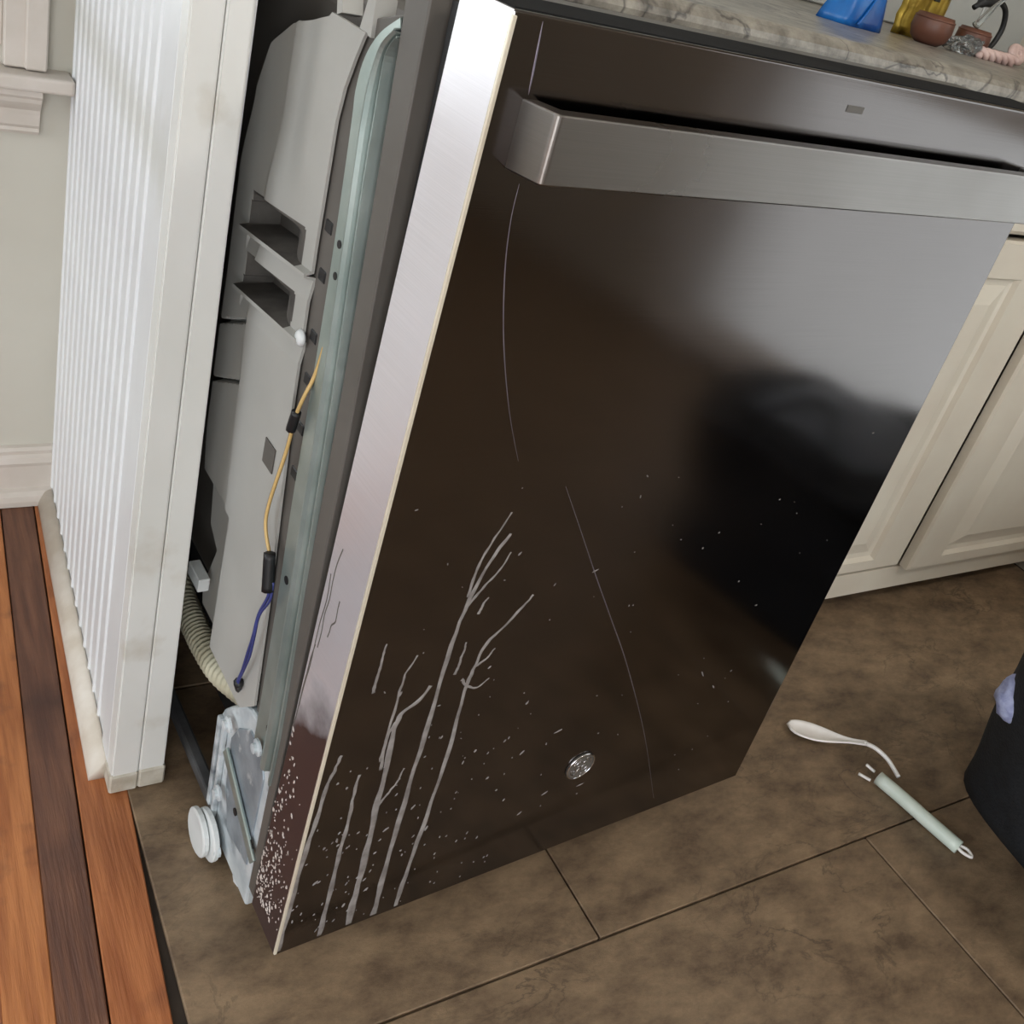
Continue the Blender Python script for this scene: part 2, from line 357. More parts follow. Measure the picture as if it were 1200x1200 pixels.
# --- floors -----------------------------------------------------
fl = struct(boxo('floor', (.2, -2.8, -.06), (2.09, YB+.02, -.006), M['grout']), 'brown slate look tile floor of the kitchen', 'floor')
rows = [-2.8, -2.331, -1.867, -1.403, -.939, -.475, -.011, .447, .915, YB]
tile_n = 0
for r in range(len(rows)-1):
    y0, y1 = rows[r], rows[r+1]
    off = .65 if r == 7 else (1.083 if r == 6 else .86+.3*((r % 3)))
    xs = [.224]; x = off-1.32*2
    while x < 1.9:
        if x > .30: xs.append(x)
        x += 1.32
    xs.append(1.998)
    for x0, x1 in zip(xs, xs[1:]):
        bm = bmesh.new(); box(bm, x0+.0012, y0+.0012, -.012, x1-.0012, y1-.0012, random.uniform(-.0004, .0), .0012)
        bm_obj('tile', bm, M['tile'], fl)
wf = struct(boxo('floor.001', (-2.3, -2.8, -.06), (.2, YB, -.012), M['gap']), 'worn orange brown strip wood floor left of the end panel', 'floor')
x = .2235; i = 0
sh = .05
wseq = ['woodC', 'woodB', 'woodA', 'woodC', 'woodB', 'woodA', 'woodC', 'woodA']
widths = [.052, .0435, .044, .042]
while x > -2.28:
    w = widths[i] if i < len(widths) else random.uniform(.041, .045)
    # strips run a few degrees off the room axis, like the end panel they butt against
    bm = bmesh.new()
    g = .0009
    def P(xx, yy, zz): return (xx+sh*(yy-.72), yy, zz)
    cuts = [-2.8, random.uniform(-1.9, -.9), YB+.02] if i > 3 else [-2.8, -.6-.2*i, YB+.02]
    mt = M[wseq[i % len(wseq)]] if i < 4 else M[random.choice(['woodA', 'woodB', 'woodC', 'woodA'])]
    for c0, c1 in zip(cuts, cuts[1:]):
        bm = bmesh.new(); zt = random.uniform(-.0012, 0)
        vs = box(bm, x-w+g, c0+g, -.014, x-g, c1-g, zt, .0011)
        for v in bm.verts: v.co.x += sh*(v.co.y-.72) if v.co.y > -.9 else sh*(-.9-.72)
        bm_obj('plank', bm, mt, wf)
    x -= w; i += 1

# --- beadboard end panel (short wall) ------------------------------
PX = .2065          # outer left face at the front
def px_at(y): return PX+.034*(y-.78)
pw = struct(boxo('wall_end', (0, 0, 0), (.05, YB-.80, .866), M['panel'], loc=(PX+.004, .80, 0)), 'white beadboard end panel between wood floor and dishwasher', 'wall')
pw.rotation_euler = (0, 0, -math.atan(.034))
# boards: flat stile at the front, then narrow beaded boards to the wall
def beadboard(w):
    """section of one board across its width: flat face, groove, round bead"""
    pts = [(0, 0), (0, -.0015)]
    pts = [(-.004+.0045, .0)]
    s = [(0.0, .0030), (.0012, .0003), (w-.0106, .0), (w-.0098, .0028), (w-.0088, .0028), (w-.0082, .0002), (w-.0070, -.0014), (w-.0054, -.0021), (w-.0036, -.0021), (w-.0022, -.0012), (w-.0012, .0006), (w-.0006, .0030)]
    return s
yy = 0.041
boxo('stile', (-.004, -.0, .0), (.010, yy-.004, .866), M['panel'], pw, .0012)
bw = .0380; nb = 0
sec = beadboard(bw); me_b = None
while yy < YB-.80-.003:
    w = min(bw, YB-.80-yy)
    if me_b is None:
        bm = bmesh.new()
        poly = [(p[0], p[1]) for p in sec]+[(bw-.0006, .01), (0, .01)]
        prism(bm, poly, lambda p: (p[1], p[0], .0), lambda p: (p[1], p[0], .866))
        o = bm_obj('bead_board', bm, M['panel'], pw, (-.002, yy, 0)); me_b = o.data
    elif w > .02:
        o = bpy.data.objects.new('bead_board', me_b); o.location = (-.002, yy, 0); link(o, pw)
    yy += bw
# two upright trims at the end of the panel
def taper_post(name, b0, b1, t0, t1, y0, y1, label):
    bm = bmesh.new(); zt = .866
    vs = [bm.verts.new(p) for p in ((b0, y0, 0), (b1, y0, 0), (b1, y1, 0), (b0, y1, 0), (t0, y0, zt), (t1, y0, zt), (t1, y1, zt), (t0, y1, zt))]
    for f in ((0, 3, 2, 1), (4, 5, 6, 7), (0, 1, 5, 4), (1, 2, 6, 5), (2, 3, 7, 6), (3, 0, 4, 7)): bm.faces.new([vs[i] for i in f])
    bmesh.ops.bevel(bm, geom=bm.edges[:], offset=.0016, segments=2, affect='EDGES')
    return struct(bm_obj(name, bm, M['post']), label, 'trim')
p1 = taper_post('trim_1', .2068, .2345, .2068, .2318, .78, .8045, 'white upright trim board on the corner of the beadboard panel')
p2 = taper_post('trim_2', .2352, .262, .2326, .2525, .7795, .804, 'white upright trim board next to the dark dishwasher gap')
bm = bmesh.new(); box(bm, .2052, .778, .0, .2347, .806, .026, .002); bm_obj('plinth', bm, M['grime'], p1)['label'] = 'grimy beige plinth'
bm = bmesh.new(); box(bm, .2352, .7775, .001, .2632, .806, .028, .002); bm_obj('plinth', bm, M['grime'], p2)['label'] = 'grimy beige plinth'
# quarter round along the foot of the panel
prof = [(0, 0), (0, .024)] + [(-.019*math.sin(a*PI/16), .024*math.cos(a*PI/16)) for a in range(1, 8)] + [(-.019, 0)]
qr = struct(extr('trim_3', prof, .0, YB-.803-.022, M['quarter'], None, (px_at(.803)+.0006, .803, -.001), 'y', True), 'cream quarter round moulding along the foot of the beadboard panel', 'trim')
qr.rotation_euler = (0, 0, -math.atan(.034))

# --- back wall joinery -------------------------------------------
win = struct(empty('window_1', (-.36, 1.345, .62)), 'painted window with wide casing at the upper left', 'window')
def wl_box(name, x0, y0, z0, x1, y1, z1, m=M['trim'], par=win, bev=.002):
    b = bmesh.new(); box(b, x0+.36, y0-1.345, z0-.62, x1+.36, y1-1.345, z1-.62, bev); return bm_obj(name, b, m, par)
cs = bmesh.new()
for x0, x1 in ((.150, .196), (-.92, -.87)):
    box(cs, x0+.36, -.018, 0, x1+.36, 0, 1.40, .002)
    box(cs, x0+.36+.022, -.024, 0, x1+.36, -.017, 1.40, .002)
box(cs, -.56, -.018, 1.335, .556, 0, 1.40, .002)
bm_obj('casing', cs, M['trim'], win)
js = bmesh.new()
box(js, .13+.36, -.004, .02, .15+.36, .08, 1.34, .001); box(js, -.87+.36, -.004, .02, -.85+.36, .08, 1.34, .001)
box(js, -.87+.36, -.004, 1.32, .15+.36, .08, 1.34, .001)
bm_obj('jamb', js, M['trim'], win)
for zz0, zz1, yo in ((.02, .68, .030), (.66, 1.32, .055)):
    sb = bmesh.new()
    box(sb, -.49, yo, zz0, .49, yo+.022, zz0+.045, .002); box(sb, -.49, yo, zz1-.04, .49, yo+.022, zz1, .002)
    box(sb, -.49, yo, zz0, -.45, yo+.022, zz1, .002); box(sb, .45, yo, zz0, .49, yo+.022, zz1, .002)
    s_ = bm_obj('sash', sb, M['trim'], win)
    g_ = bmesh.new(); box(g_, -.45, yo+.009, zz0+.045, .45, yo+.012, zz1-.04); bm_obj('pane', g_, M['bark'], s_)
# stool (sill board) and moulded apron
sl = bmesh.new(); box(sl, -1.0, 1.300, .6005, .2245, 1.36, .6185, .004, 3)
struct(bm_obj('trim_4', sl, M['trim']), 'painted window sill board under the window casing', 'trim')
ap = [(1.345, .601), (1.312, .601), (1.312, .592), (1.316, .588), (1.317, .583), (1.321, .578), (1.327, .572), (1.328, .566), (1.329, .553), (1.332, .549), (1.331, .545), (1.334, .541), (1.345, .541)]
struct(extr('trim_5', ap, -.95, .191, M['trim']), 'moulded apron under the window sill board', 'trim')
# baseboard along the back wall
bp = [(1.345, .0), (1.316, .0), (1.316, .008), (1.318, .016), (1.324, .021), (1.331, .023), (1.331, .060), (1.329, .066), (1.331, .074), (1.335, .078), (1.334, .084), (1.338, .088), (1.345, .089)]
struct(extr('baseboard_back', bp, -2.3, px_at(1.33)+.001, M['trim']), 'painted baseboard with shoe moulding on the back wall', 'baseboard')
# other two windows that bring the daylight (out of view)
def frame_strips(bm, horiz, x0, x1, z0, z1, w, d0, d1):
    for a0, a1, c0, c1 in ((x0, x0+w, z0, z1), (x1-w, x1, z0, z1), (x0+w, x1-w, z0, z0+w), (x0+w, x1-w, z1-w, z1)):
        if horiz: box(bm, a0, d0, c0, a1, d1, c1, .002)
        else: box(bm, d0, a0, c0, d1, a1, c1, .002)
w2 = struct(empty('window_2', (-2.3, .10, .5)), 'wide daylight window in the left wall, out of view', 'window')
b = bmesh.new(); frame_strips(b, False, -1.17, 1.17, -.07, 1.77, .07, .10, .125); bm_obj('casing', b, M['trim'], w2)
for y0, y1 in ((-1.1, 0), (0, 1.1)):
    b = bmesh.new(); frame_strips(b, False, y0, y1, 0, 1.7, .05, .05, .08); bm_obj('sash', b, M['trim'], w2)
d1 = struct(empty('door_1', (-1.15, -2.8, .02)), 'glazed double door to the outside behind the camera, out of view', 'door')
b = bmesh.new(); frame_strips(b, True, -.82, .82, -.0, 2.15, .07, .12, .145); bm_obj('casing', b, M['trim'], d1)
for x0, x1 in ((-.75, 0), (0, .75)):
    b = bmesh.new(); frame_strips(b, True, x0, x1, 0, 2.08, .08, .05, .09); bm_obj('door_leaf', b, M['trim'], d1)
d2 = struct(empty('door_2', (2.0, -.18, .02)), 'curtained glass door in the right kitchen wall, seen only as a pale reflection', 'door')
b = bmesh.new(); frame_strips(b, False, -.57, .57, 0, 2.15, .07, -.02, .0); bm_obj('casing', b, M['trim'], d2)
b = bmesh.new(); frame_strips(b, False, -.50, .50, 0, 2.08, .07, .03, .07); box(b, .035, -.43, .74, .065, .43, .80, .002); bm_obj('door_leaf', b, M['trim'], d2)
cu = bmesh.new(); n_ = 120; prev_ = None
for i_ in range(n_+1):
    y_ = -.44+.88*i_/n_; x_ = .085+.008*math.sin(i_*1.1)+.004*math.sin(i_*.37)
    a_, b_ = cu.verts.new((x_, y_, .04)), cu.verts.new((x_, y_, 2.05))
    if prev_: cu.faces.new((prev_[0], a_, b_, prev_[1]))
    prev_ = (a_, b_)
bm_obj('curtain_panel', cu, M['sheer'], d2, smooth=True)
added_rug = boxo('added_rug', (-1.75, -.35, -.001), (.03, 1.10, .006), None, None, .002)  # unseen slab added to darken the reflection in the door side
added_rug.data.materials.append(mat('added_rug_maroon', (66, 34, 32), (48, 26, 26), 60, .95, bump=.4, bscale=200))
tag(added_rug, 'added dark maroon slab on the strip wood floor, out of view to the left', 'added_rug')

# ================================================================ CABINETS AND COUNTER
YF = .82; CT = .896
def panel_door_mesh(w, h, st=.078, top=.056, bot=.024):
    """raised panel door, origin at lower left, front at y=-.019"""
    bm = bmesh.new()
    def ring(i, y, it, ib): return [bm.verts.new(p) for p in ((i, y, ib), (w-i, y, ib), (w-i, y, h-it), (i, y, h-it))]
    R = [ring(0, 0, 0, 0), ring(0, -.015, 0, 0), ring(.004, -.019, .004, .004), ring(st, -.019, top, bot), ring(st+.005, -.012, top+.005, bot+.005),
         ring(st+.014, -.011, top+.014, bot+.014), ring(st+.040, -.0175, top+.038, bot+.036), ring(st+.044, -.019, top+.042, bot+.040)]
    for a, b_ in zip(R, R[1:]):
        for j in range(4): bm.faces.new((a[j], a[(j+1) % 4], b_[(j+1) % 4], b_[j]))
    bm.faces.new(R[-1]); bm.faces.new(R[0][::-1])
    me = bpy.data.meshes.new('door'); bmesh.ops.recalc_face_normals(bm, faces=bm.faces[:]); bm.to_mesh(me); bm.free(); return me
def drawer_mesh(w, h):
    bm = bmesh.new()
    def ring(i, y): return [bm.verts.new(p) for p in ((i, y, i), (w-i, y, i), (w-i, y, h-i), (i, y, h-i))]
    R = [ring(0, 0), ring(0, -.014), ring(.006, -.019)]
    for a, b_ in zip(R, R[1:]):
        for j in range(4): bm.faces.new((a[j], a[(j+1) % 4], b_[(j+1) % 4], b_[j]))
    bm.faces.new(R[-1]); bm.faces.new(R[0][::-1])
    me = bpy.data.meshes.new('drawer_front'); bmesh.ops.recalc_face_normals(bm, faces=bm.faces[:]); bm.to_mesh(me); bm.free(); return me
def knob(par, x, z, m=M['galv']):
    b = bmesh.new(); R = Matrix.Rotation(PI/2, 4, 'X')
    lathe(b, [(.006, 0), (.005, .010), (.011, .016), (.014, .021), (.011, .026), (.003, .028)], 12, (x, -.019, z), mat4=R)
    bm_obj('knob', b, m, par, smooth=True)
def base_cabinet(loc, rz, w, depth, label, doors, zb=.045):
    c = empty('base_cabinet', loc, rz)
    tag(c, label, 'cabinet', None)
    b = bmesh.new()
    box(b, 0, .021, zb, .018, depth, .866); box(b, w-.018, .021, zb, w, depth, .866); box(b, .018, .021, zb, w-.018, depth, zb+.018)
    box(b, .018, depth-.01, zb+.018, w-.018, depth, .866); box(b, .018, .05, .848, w-.018, depth-.01, .866)
    bm_obj('carcass', b, M['cab'], c)
    b = bmesh.new()
    e0, e1 = doors[0][0]+.012, doors[-1][1]-.012
    box(b, 0, 0, zb, e0, .02, .866); box(b, e1, 0, zb, w, .02, .866)
    box(b, e0, 0, zb, e1, .02, zb+.048); box(b, e0, 0, .840, e1, .02, .866)
    bm_obj('face_frame', b, M['cab'], c)
    b = bmesh.new(); box(b, 0, .085, 0, w, .10, zb+.01); bm_obj('toe_board', b, M['cabdark'], c)
    for k_, (x0, x1) in enumerate(doors):
        d = obj('door', panel_door_mesh(x1-x0, .597), M['cab'], c, (x0, -.0005+(.0165 if k_ == 0 else 0), .097))
        f = obj('drawer_front', drawer_mesh(x1-x0, .142), M['cab'], c, (x0, -.0005+(.0165 if k_ == 0 else 0), .703))
    return c
base_cabinet((1.03, YF, 0), 0, .965, .52, 'cream raised panel base cabinet right of the pulled out dishwasher', [(.035, .4795), (.4865, .93)])
# countertop with rounded nose
cp = [(1.343, .868), (.812, .868), (.8045, .870), (.8005, .875), (.8, .880), (.802, .886), (.8075, .8915), (.816, .895), (.826, CT), (1.343, CT)]
ct = extr('countertop', cp, .165, 1.998, M['stone'], None, (0, 0, 0))
tag(ct, 'mottled grey brown stone countertop with rounded nose above the dishwasher', 'countertop')
# backsplash tiles on the wall behind the counter
bs = struct(boxo('wall_backsplash', (.25, YB-.004, CT), (1.998, YB-.001, 1.36), M['grime']), 'light grey tiled backsplash behind the stone countertop', 'backsplash')
M['stile'] = mat('splash_tile', (196, 198, 194), (184, 187, 184), 10, .3)
tm = None
for r in range(4):
    for c in range(12):
        x0 = .26+c*.152-(.076 if r % 2 else 0); z0 = CT+.002+r*.112
        x1 = min(x0+.149, 1.99)
        if x1-x0 < .148 or x0 < .25: continue
        if tm is None:
            b = bmesh.new(); box(b, 0, -.007, 0, .149, 0, .109, .0015); o = bm_obj('tile', b, M['stile'], bs, (x0, YB-.004, z0)); tm = o.data
        else:
            o = bpy.data.objects.new('tile', tm); o.location = (x0, YB-.004, z0); link(o, bs)
# thin bright mounting rail under the counter nose
tag(boxo('mounting_rail', (.90, .815, .8595), (1.20, .84, .8675), M['galv'], None, .001), 'thin metal mounting strip under the stone counter edge', 'rail')

# ================================================================ DISHWASHER  (local: x = width, y = depth from door face, z up)
YAW = math.radians(3.461489); K = .48604
ux, uy = math.cos(YAW), math.sin(YAW)
dw = empty('dishwasher', (.325*ux-K*uy, .325*uy+K*ux, 0), YAW)
tag(dw, 'stained dark stainless dishwasher pulled out from under the stone counter', 'dishwasher')
# --- door skin
ZB, ZT = .0695, .8965
def aL(z): return -.003+.0131*(z-.07)
def aR(z): return .6045-.0065*(z-.07)
bm = bmesh.new()
NZ = 24; fr = []
vs = [bm.verts.new(p) for p in ((aL(ZB), 0, ZB), (aR(ZB), 0, ZB), (aR(ZB), .058, ZB), (aL(ZB), .058, ZB), (aL(ZT), 0, ZT), (aR(ZT), 0, ZT), (aR(ZT), .058, ZT), (aL(ZT), .058, ZT))]
for f in ((0, 3, 2, 1), (4, 5, 6, 7), (0, 1, 5, 4), (1, 2, 6, 5), (2, 3, 7, 6), (3, 0, 4, 7)): bm.faces.new([vs[i] for i in f])
bmesh.ops.bevel(bm, geom=bm.edges[:], offset=.0022, segments=3, affect='EDGES', profile=.5)
door = bm_obj('door', bm, M['steel'], dw, smooth=True)
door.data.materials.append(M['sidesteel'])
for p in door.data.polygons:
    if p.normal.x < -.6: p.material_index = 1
bm = bmesh.new()
q0 = [(aL(ZB)-.0004, -.0010, ZB+.003), (aL(ZT)-.0004, -.0010, ZT-.003)]
v8 = []
for (a_, y_, z_) in q0: v8.append([bm.verts.new(p) for p in ((a_, -.0010, z_), (a_+.0030, -.0010, z_), (a_+.0030, .0016, z_), (a_, .0016, z_))])
for j_ in range(4): bm.faces.new((v8[0][j_], v8[0][(j_+1) % 4], v8[1][(j_+1) % 4], v8[1][j_]))
bm.faces.new(v8[0][::-1]); bm.faces.new(v8[1])
bmesh.ops.bevel(bm, geom=bm.edges[:], offset=.0005, segments=1, affect='EDGES')
bm_obj('edge_trim', bm, M['edge'], door)['label'] = 'bright cream edge strip'
md = door.modifiers.new('wn', 'WEIGHTED_NORMAL'); md.keep_sharp = False
# --- control strip on top edge
boxo('control_strip', (.010, .0035, ZT-.002), (.594, .057, ZT+.0008), M['matteblack'], dw, .0015)['label'] = 'black control strip'
# --- bar handle
hz0, hz1 = .8092, .8507
path = []
def arc(cx, cy, r, a0, a1, n=6): return [(cx+r*math.cos(math.radians(a0+(a1-a0)*t/n)), cy+r*math.sin(math.radians(a0+(a1-a0)*t/n))) for t in range(n+1)]
outer = [(.0275, .001)]+arc(.0385, -.022, .005, 190, 270)+arc(.5635, -.022, .005, 270, 350)+[(.5745, .001)]
inner = [(.5625, .001)]+[(.5565, -.014), (.0455, -.014)]+[(.0395, .001)]
bm = bmesh.new()
poly = outer+inner
prism(bm, poly, lambda p: (p[0], p[1], hz0), lambda p: (p[0], p[1], hz1), .0012, 2)
handle = bm_obj('handle', bm, M['handlesteel'], dw, smooth=False)
# --- small mark above the handle
boxo('marking', (.306, -.0006, .8725), (.3245, .0004, .8775), M['darkplastic'], dw, .0002)['label'] = 'tiny dark printed mark'
# --- round badge
bd = empty('badge'); COL.objects.unlink(bd); bpy.data.objects.remove(bd)
b = bmesh.new(); RX = Matrix.Rotation(PI/2, 4, 'X')
lathe(b, [(.0172, -.0004), (.0176, .0008), (.0172, .0013), (.0001, .0013)], 40, (.306, 0, .2015), mat4=RX)
badge = bm_obj('badge', b, M['darkplastic'], dw, smooth=False); badge['label'] = 'round monogram badge'
b = bmesh.new(); c0 = Vector((.306, -.0016, .2015))
def ringpts(r, a0=0, a1=360, n=32): return [c0+Vector((r*math.cos(math.radians(a0+(a1-a0)*t/n)), 0, r*math.sin(math.radians(a0+(a1-a0)*t/n)))) for t in range(n+1)]
tube(b, ringpts(.0168), .0010, 6, 1, cap=False)
bm_obj('ring', b, M['badge'], badge, smooth=True)
b = bmesh.new()
def st(pts, r=.0007): tube(b, [c0+Vector((p[0]*.001, 0, p[1]*.001)) for p in pts], r, 6, 5)
st([(-1, 6), (-4, 7.5), (-7, 5), (-7.5, 0), (-5, -4), (-2, -3), (-1.2, 1), (-3.5, 1.2)]); st([(-1.5, -2), (-3, -6), (-6, -6.5), (-8, -4)])
st([(6.5, 5), (4, 7), (1.8, 5), (3.5, 2), (5, 1.4), (2.2, .4), (1, -3), (3.5, -6), (7, -4.5), (8.5, -2)])
for q in range(4):
    a = PI/4+q*PI/2
    st([(11.5*math.cos(a-.5), 11.5*math.sin(a-.5)), (13.4*math.cos(a-.1), 13.4*math.sin(a-.1)), (12.6*math.cos(a+.35), 12.6*math.sin(a+.35)), (10.4*math.cos(a+.2), 10.4*math.sin(a+.2))], .0006)
bm_obj('monogram', b, M['badge'], badge, smooth=True)

# --- dried drips on the door
D = {'d1': [(.0, .075), (.002, .14), (.004, .21), (.008, .249), (.009, .285), (.013, .305), (.016, .322)], 'd2': [(.041, .075), (.040, .14), (.039, .194), (.04, .23), (.038, .268), (.039, .291)],
     'd3': [(.071, .075), (.069, .12), (.068, .18), (.065, .236), (.064, .289), (.061, .336), (.065, .354), (.078, .364), (.085, .378)], 'd3b': [(.058, .289), (.056, .333), (.056, .381), (.057, .399), (.064, .417)],
     'd4': [(.097, .075), (.096, .11), (.095, .168), (.094, .256), (.095, .339), (.094, .407), (.097, .455), (.106, .497), (.119, .527)], 'd4b': [(.096, .469), (.097, .498), (.105, .525), (.114, .548)],
     'd4c': [(.097, .458), (.108, .475), (.119, .491), (.126, .508)], 'd5': [(.121, .075), (.122, .11), (.123, .154), (.125, .222), (.126, .288), (.123, .36), (.125, .384), (.13, .411), (.143, .427), (.156, .445), (.164, .457)],
     'd6': [(.031, .386), (.031, .415), (.032, .437)], 'd7': [(.107, .384), (.108, .403), (.109, .419)], 'd8': [(.112, .448), (.114, .458), (.117, .464)], 'hook': [(.116, .376), (.122, .368), (.135, .361), (.145, .369)],
     'd3c': [(.064, .236), (.072, .252), (.079, .266), (.083, .282)], 'd5b': [(.126, .388), (.135, .394), (.141, .404)], 'd3d': [(.060, .345), (.056, .325), (.055, .300)]}
WD = {'d1': .0032, 'd2': .0030, 'd3': .0042, 'd4': .0036, 'd5': .0030}
YV = Vector((0, 1, 0))
def jit(pts, s):
    return [(p[0]+random.uniform(-s, s), 0, p[1]) for p in pts]
for kk, pts in D.items():
    w_ = WD.get(kk, .0018)
    pp = smooth_path([(p[0], 0, p[1]) for p in pts], 4)
    pp = [(p.x+random.uniform(-.0006, .0006), -.0001, p.z) for p in pp]
    lam = (lambda t, w_=w_, s_=random.random()*9: w_*(1.05-.55*t)*(.85+.3*math.sin(40*t+s_)*.5))
    tubeo('drip_stain', pp, lam, M['residue'], door, 8, 2, (YV, .09))
b = bmesh.new(); tube(b, [(.463, 0, .313), (.480, 0, .299), (.498, 0, .284)], .003, 8, 3, (YV, .06)); tube(b, [(.506, 0, .277), (.54, 0, .247), (.565, 0, .224), (.592, 0, .203)], .008, 8, 3, (YV, .03))
# long thin tubes that paint the curved highlight streaks on the steel
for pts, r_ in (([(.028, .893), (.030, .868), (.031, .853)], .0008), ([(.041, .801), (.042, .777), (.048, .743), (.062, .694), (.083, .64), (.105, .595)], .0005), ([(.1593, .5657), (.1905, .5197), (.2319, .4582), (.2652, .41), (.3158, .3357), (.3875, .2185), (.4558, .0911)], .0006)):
    tubeo('highlight_streak', [(p[0], 0, p[1]) for p in pts], lambda t, r_=r_: r_*(.25+.75*math.sin(PI*min(1, max(0, t)))), M['highlight_streak'], door, 6, 8, (YV, .25))
# spatter: small flakes over the lower front and the lower side
b.free(); b = bmesh.new()
def flake(bm, cx, cy, cz, r, ax, el=1.6, ang=0):
    n = 7; ring = []
    for j in range(n):
        a = 2*PI*j/n; rr = r*random.uniform(.7, 1.2)
        p_ = rr*math.cos(a)*el; q_ = rr*math.sin(a)
        u_, v_ = p_*math.cos(ang)-q_*math.sin(ang), p_*math.sin(ang)+q_*math.cos(ang)
        ring.append((u_, v_))
    if ax == 'y':
        vs_ = [bm.verts.new((cx+u_, cy, cz+v_)) for u_, v_ in ring]; top = bm.verts.new((cx, cy-.0006-r*.1, cz))
    else:
        vs_ = [bm.verts.new((cx, cy+u_, cz+v_)) for u_, v_ in ring]; top = bm.verts.new((cx-.0006-r*.15, cy, cz))
    for j in range(n): bm.faces.new((vs_[j], vs_[(j+1) % n], top))
for _ in range(150):
    a_ = abs(random.gauss(0, .12)); z_ = .08+abs(random.gauss(0, .12))
    if a_ > .5: continue
    flake(b, a_+.004, -.0002, z_, random.choice([.0006, .0008, .0010, .0014]), 'y', random.uniform(1, 2.6), random.uniform(.6, 1.8))
for _ in range(60):
    flake(b, random.uniform(.02, .55), -.0002, random.uniform(.1, .6), random.uniform(.0004, .0008), 'y', random.uniform(1, 3), random.uniform(0, 3))
for (a_, z_, r_, e_, g_) in ((.27, .175, .0012, 4, .5), (.318, .168, .001, 5, .2), (.255, .268, .001, 6, .3), (.44, .29, .0009, 7, 2.2), (.47, .262, .0009, 4, 2.3), (.135, .505, .0012, 2, .9), (.225, .47, .001, 5, .4)):
    flake(b, a_, -.0002, z_, r_, 'y', e_, g_)
o = bm_obj('spatter', b, M['residue'], door); o['kind'] = 'stuff'
b = bmesh.new()
for _ in range(260):
    z_ = .09+abs(random.gauss(0, .085)); y_ = .0565-abs(random.gauss(0, .02))*(1 if z_ > .16 else 1.6)
    if not .004 < y_ < .057 or z_ > .36: continue
    flake(b, aL(z_)-.0002, y_, z_, random.choice([.0005, .0007, .0009, .0012, .0017]), 'x', random.uniform(1, 2.2), random.uniform(.8, 2.2))
o = bm_obj('spatter', b, M['splat'], door); o['kind'] = 'stuff'; o['label'] = 'pale flaky spatter'
# fine runs down the door side
for y0, z0, z1 in ((.050, .47, .33), (.044, .50, .40), (.052, .40, .30), (.030, .46, .42)):
    pts = [(aL(z0+(z1-z0)*t/6)-.0001, y0+random.uniform(-.002, .002)+.004*t/6, z0+(z1-z0)*t/6) for t in range(7)]
    tubeo('drip_stain', pts, .0007, M['darkplastic'], door, 6, 3, (Vector((1, 0, 0)), .15))

# --- inner door / front flange strip seen edge on
def polyX(name, poly, a0, a1, m, parent=dw, bev=0, seg=2):
    bm = bmesh.new(); prism(bm, poly, lambda p: (a0, p[0], p[1]), lambda p: (a1, p[0], p[1]), bev, seg); return bm_obj(name, bm, m, parent)
polyX('inner_door', [(.059, .10), (.066, .10), (.068, .60), (.074, .885), (.060, .885)], .014, .588, M['black'])
polyX('front_flange', [(.068, .06), (.081, .06), (.082, .246), (.087, .372), (.092, .539), (.0945, .611), (.105, .779), (.114, .893), (.083, .893), (.0765, .70), (.070, .55)], .004, .596, M['darkplastic'], dw, .0012)
# --- tub
boxo('tub', (.040, .10, .20), (.56, .58, .858), M['darkplastic'], dw, .02, 3)
def pl(pts, z):
    if z <= pts[0][0]: return pts[0][1]
    for (z0, v0), (z1, v1) in zip(pts, pts[1:]):
        if z <= z1: return v0+(v1-v0)*(z-z0)/(z1-z0)
    return pts[-1][1]
def lerp(a, b, t): return a+(b-a)*t
def sst(e0, e1, x):
    t = max(0, min(1, (x-e0)/(e1-e0))); return t*t*(3-2*t)
B_MIN = [(.206, .175), (.236, .146), (.361, .156), (.447, .166), (.549, .177), (.679, .1845), (.775, .187), (.80, .183), (.822, .175), (.838, .168), (.85, .160)]
B_MAX = [(.206, .330), (.226, .335), (.290, .312), (.306, .338), (.356, .346), (.413, .356), (.526, .358), (.604, .357), (.76, .362), (.79, .345), (.815, .305), (.838, .225), (.85, .214)]
BAND = [(.212, .285), (.372, .277), (.413, .28), (.58, .293), (.671, .291), (.86, .294)]
def hgt(b_, z, q1, q2):
    """depth of the moulded side (positive = further in); q = height above each stiffening rib"""
    d = 0.0; band = b_-pl(BAND, z); pocket = False
    if z > .368:
        d += .0035*sst(0, .003, band)
        if band > .004 and z < .60:
            for gz in (.551, .489):
                if abs(z-(gz+(.315-b_)*.5)) < .0034: d += .010
    else:
        if b_ > .262: d += .014*sst(.262, .285, b_)
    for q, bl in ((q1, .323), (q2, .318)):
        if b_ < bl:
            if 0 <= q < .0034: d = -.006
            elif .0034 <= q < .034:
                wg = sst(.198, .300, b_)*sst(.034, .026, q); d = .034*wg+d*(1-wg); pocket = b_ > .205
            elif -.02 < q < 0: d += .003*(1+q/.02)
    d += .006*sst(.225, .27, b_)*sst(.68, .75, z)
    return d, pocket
bm = bmesh.new(); NC = 72; ZZ = []; z_ = .206
while z_ < .8435: ZZ.append(z_); z_ += .0017
rows_ = []; pk = []
for zz in ZZ:
    row = []; pr = []
    for i_ in range(NC+1):
        t = i_/NC; b0_, b1_ = pl(B_MIN, zz), pl(B_MAX, zz); b_ = lerp(b0_, b1_, t)
        # rows sag towards the back inside the ribbed zone so the ribs stay clean edges
        zr = zz-.123*(b_-.185)*sst(.50, .56, zz)*sst(.80, .72, zz)
        d, p_ = hgt(b_, zr, zz-.654, zz-.600)
        row.append(bm.verts.new((.010+d, b_, zr))); pr.append(p_)
    rows_.append(row); pk.append(pr)
shaded = []  # pocket faces that get the painted shade colour
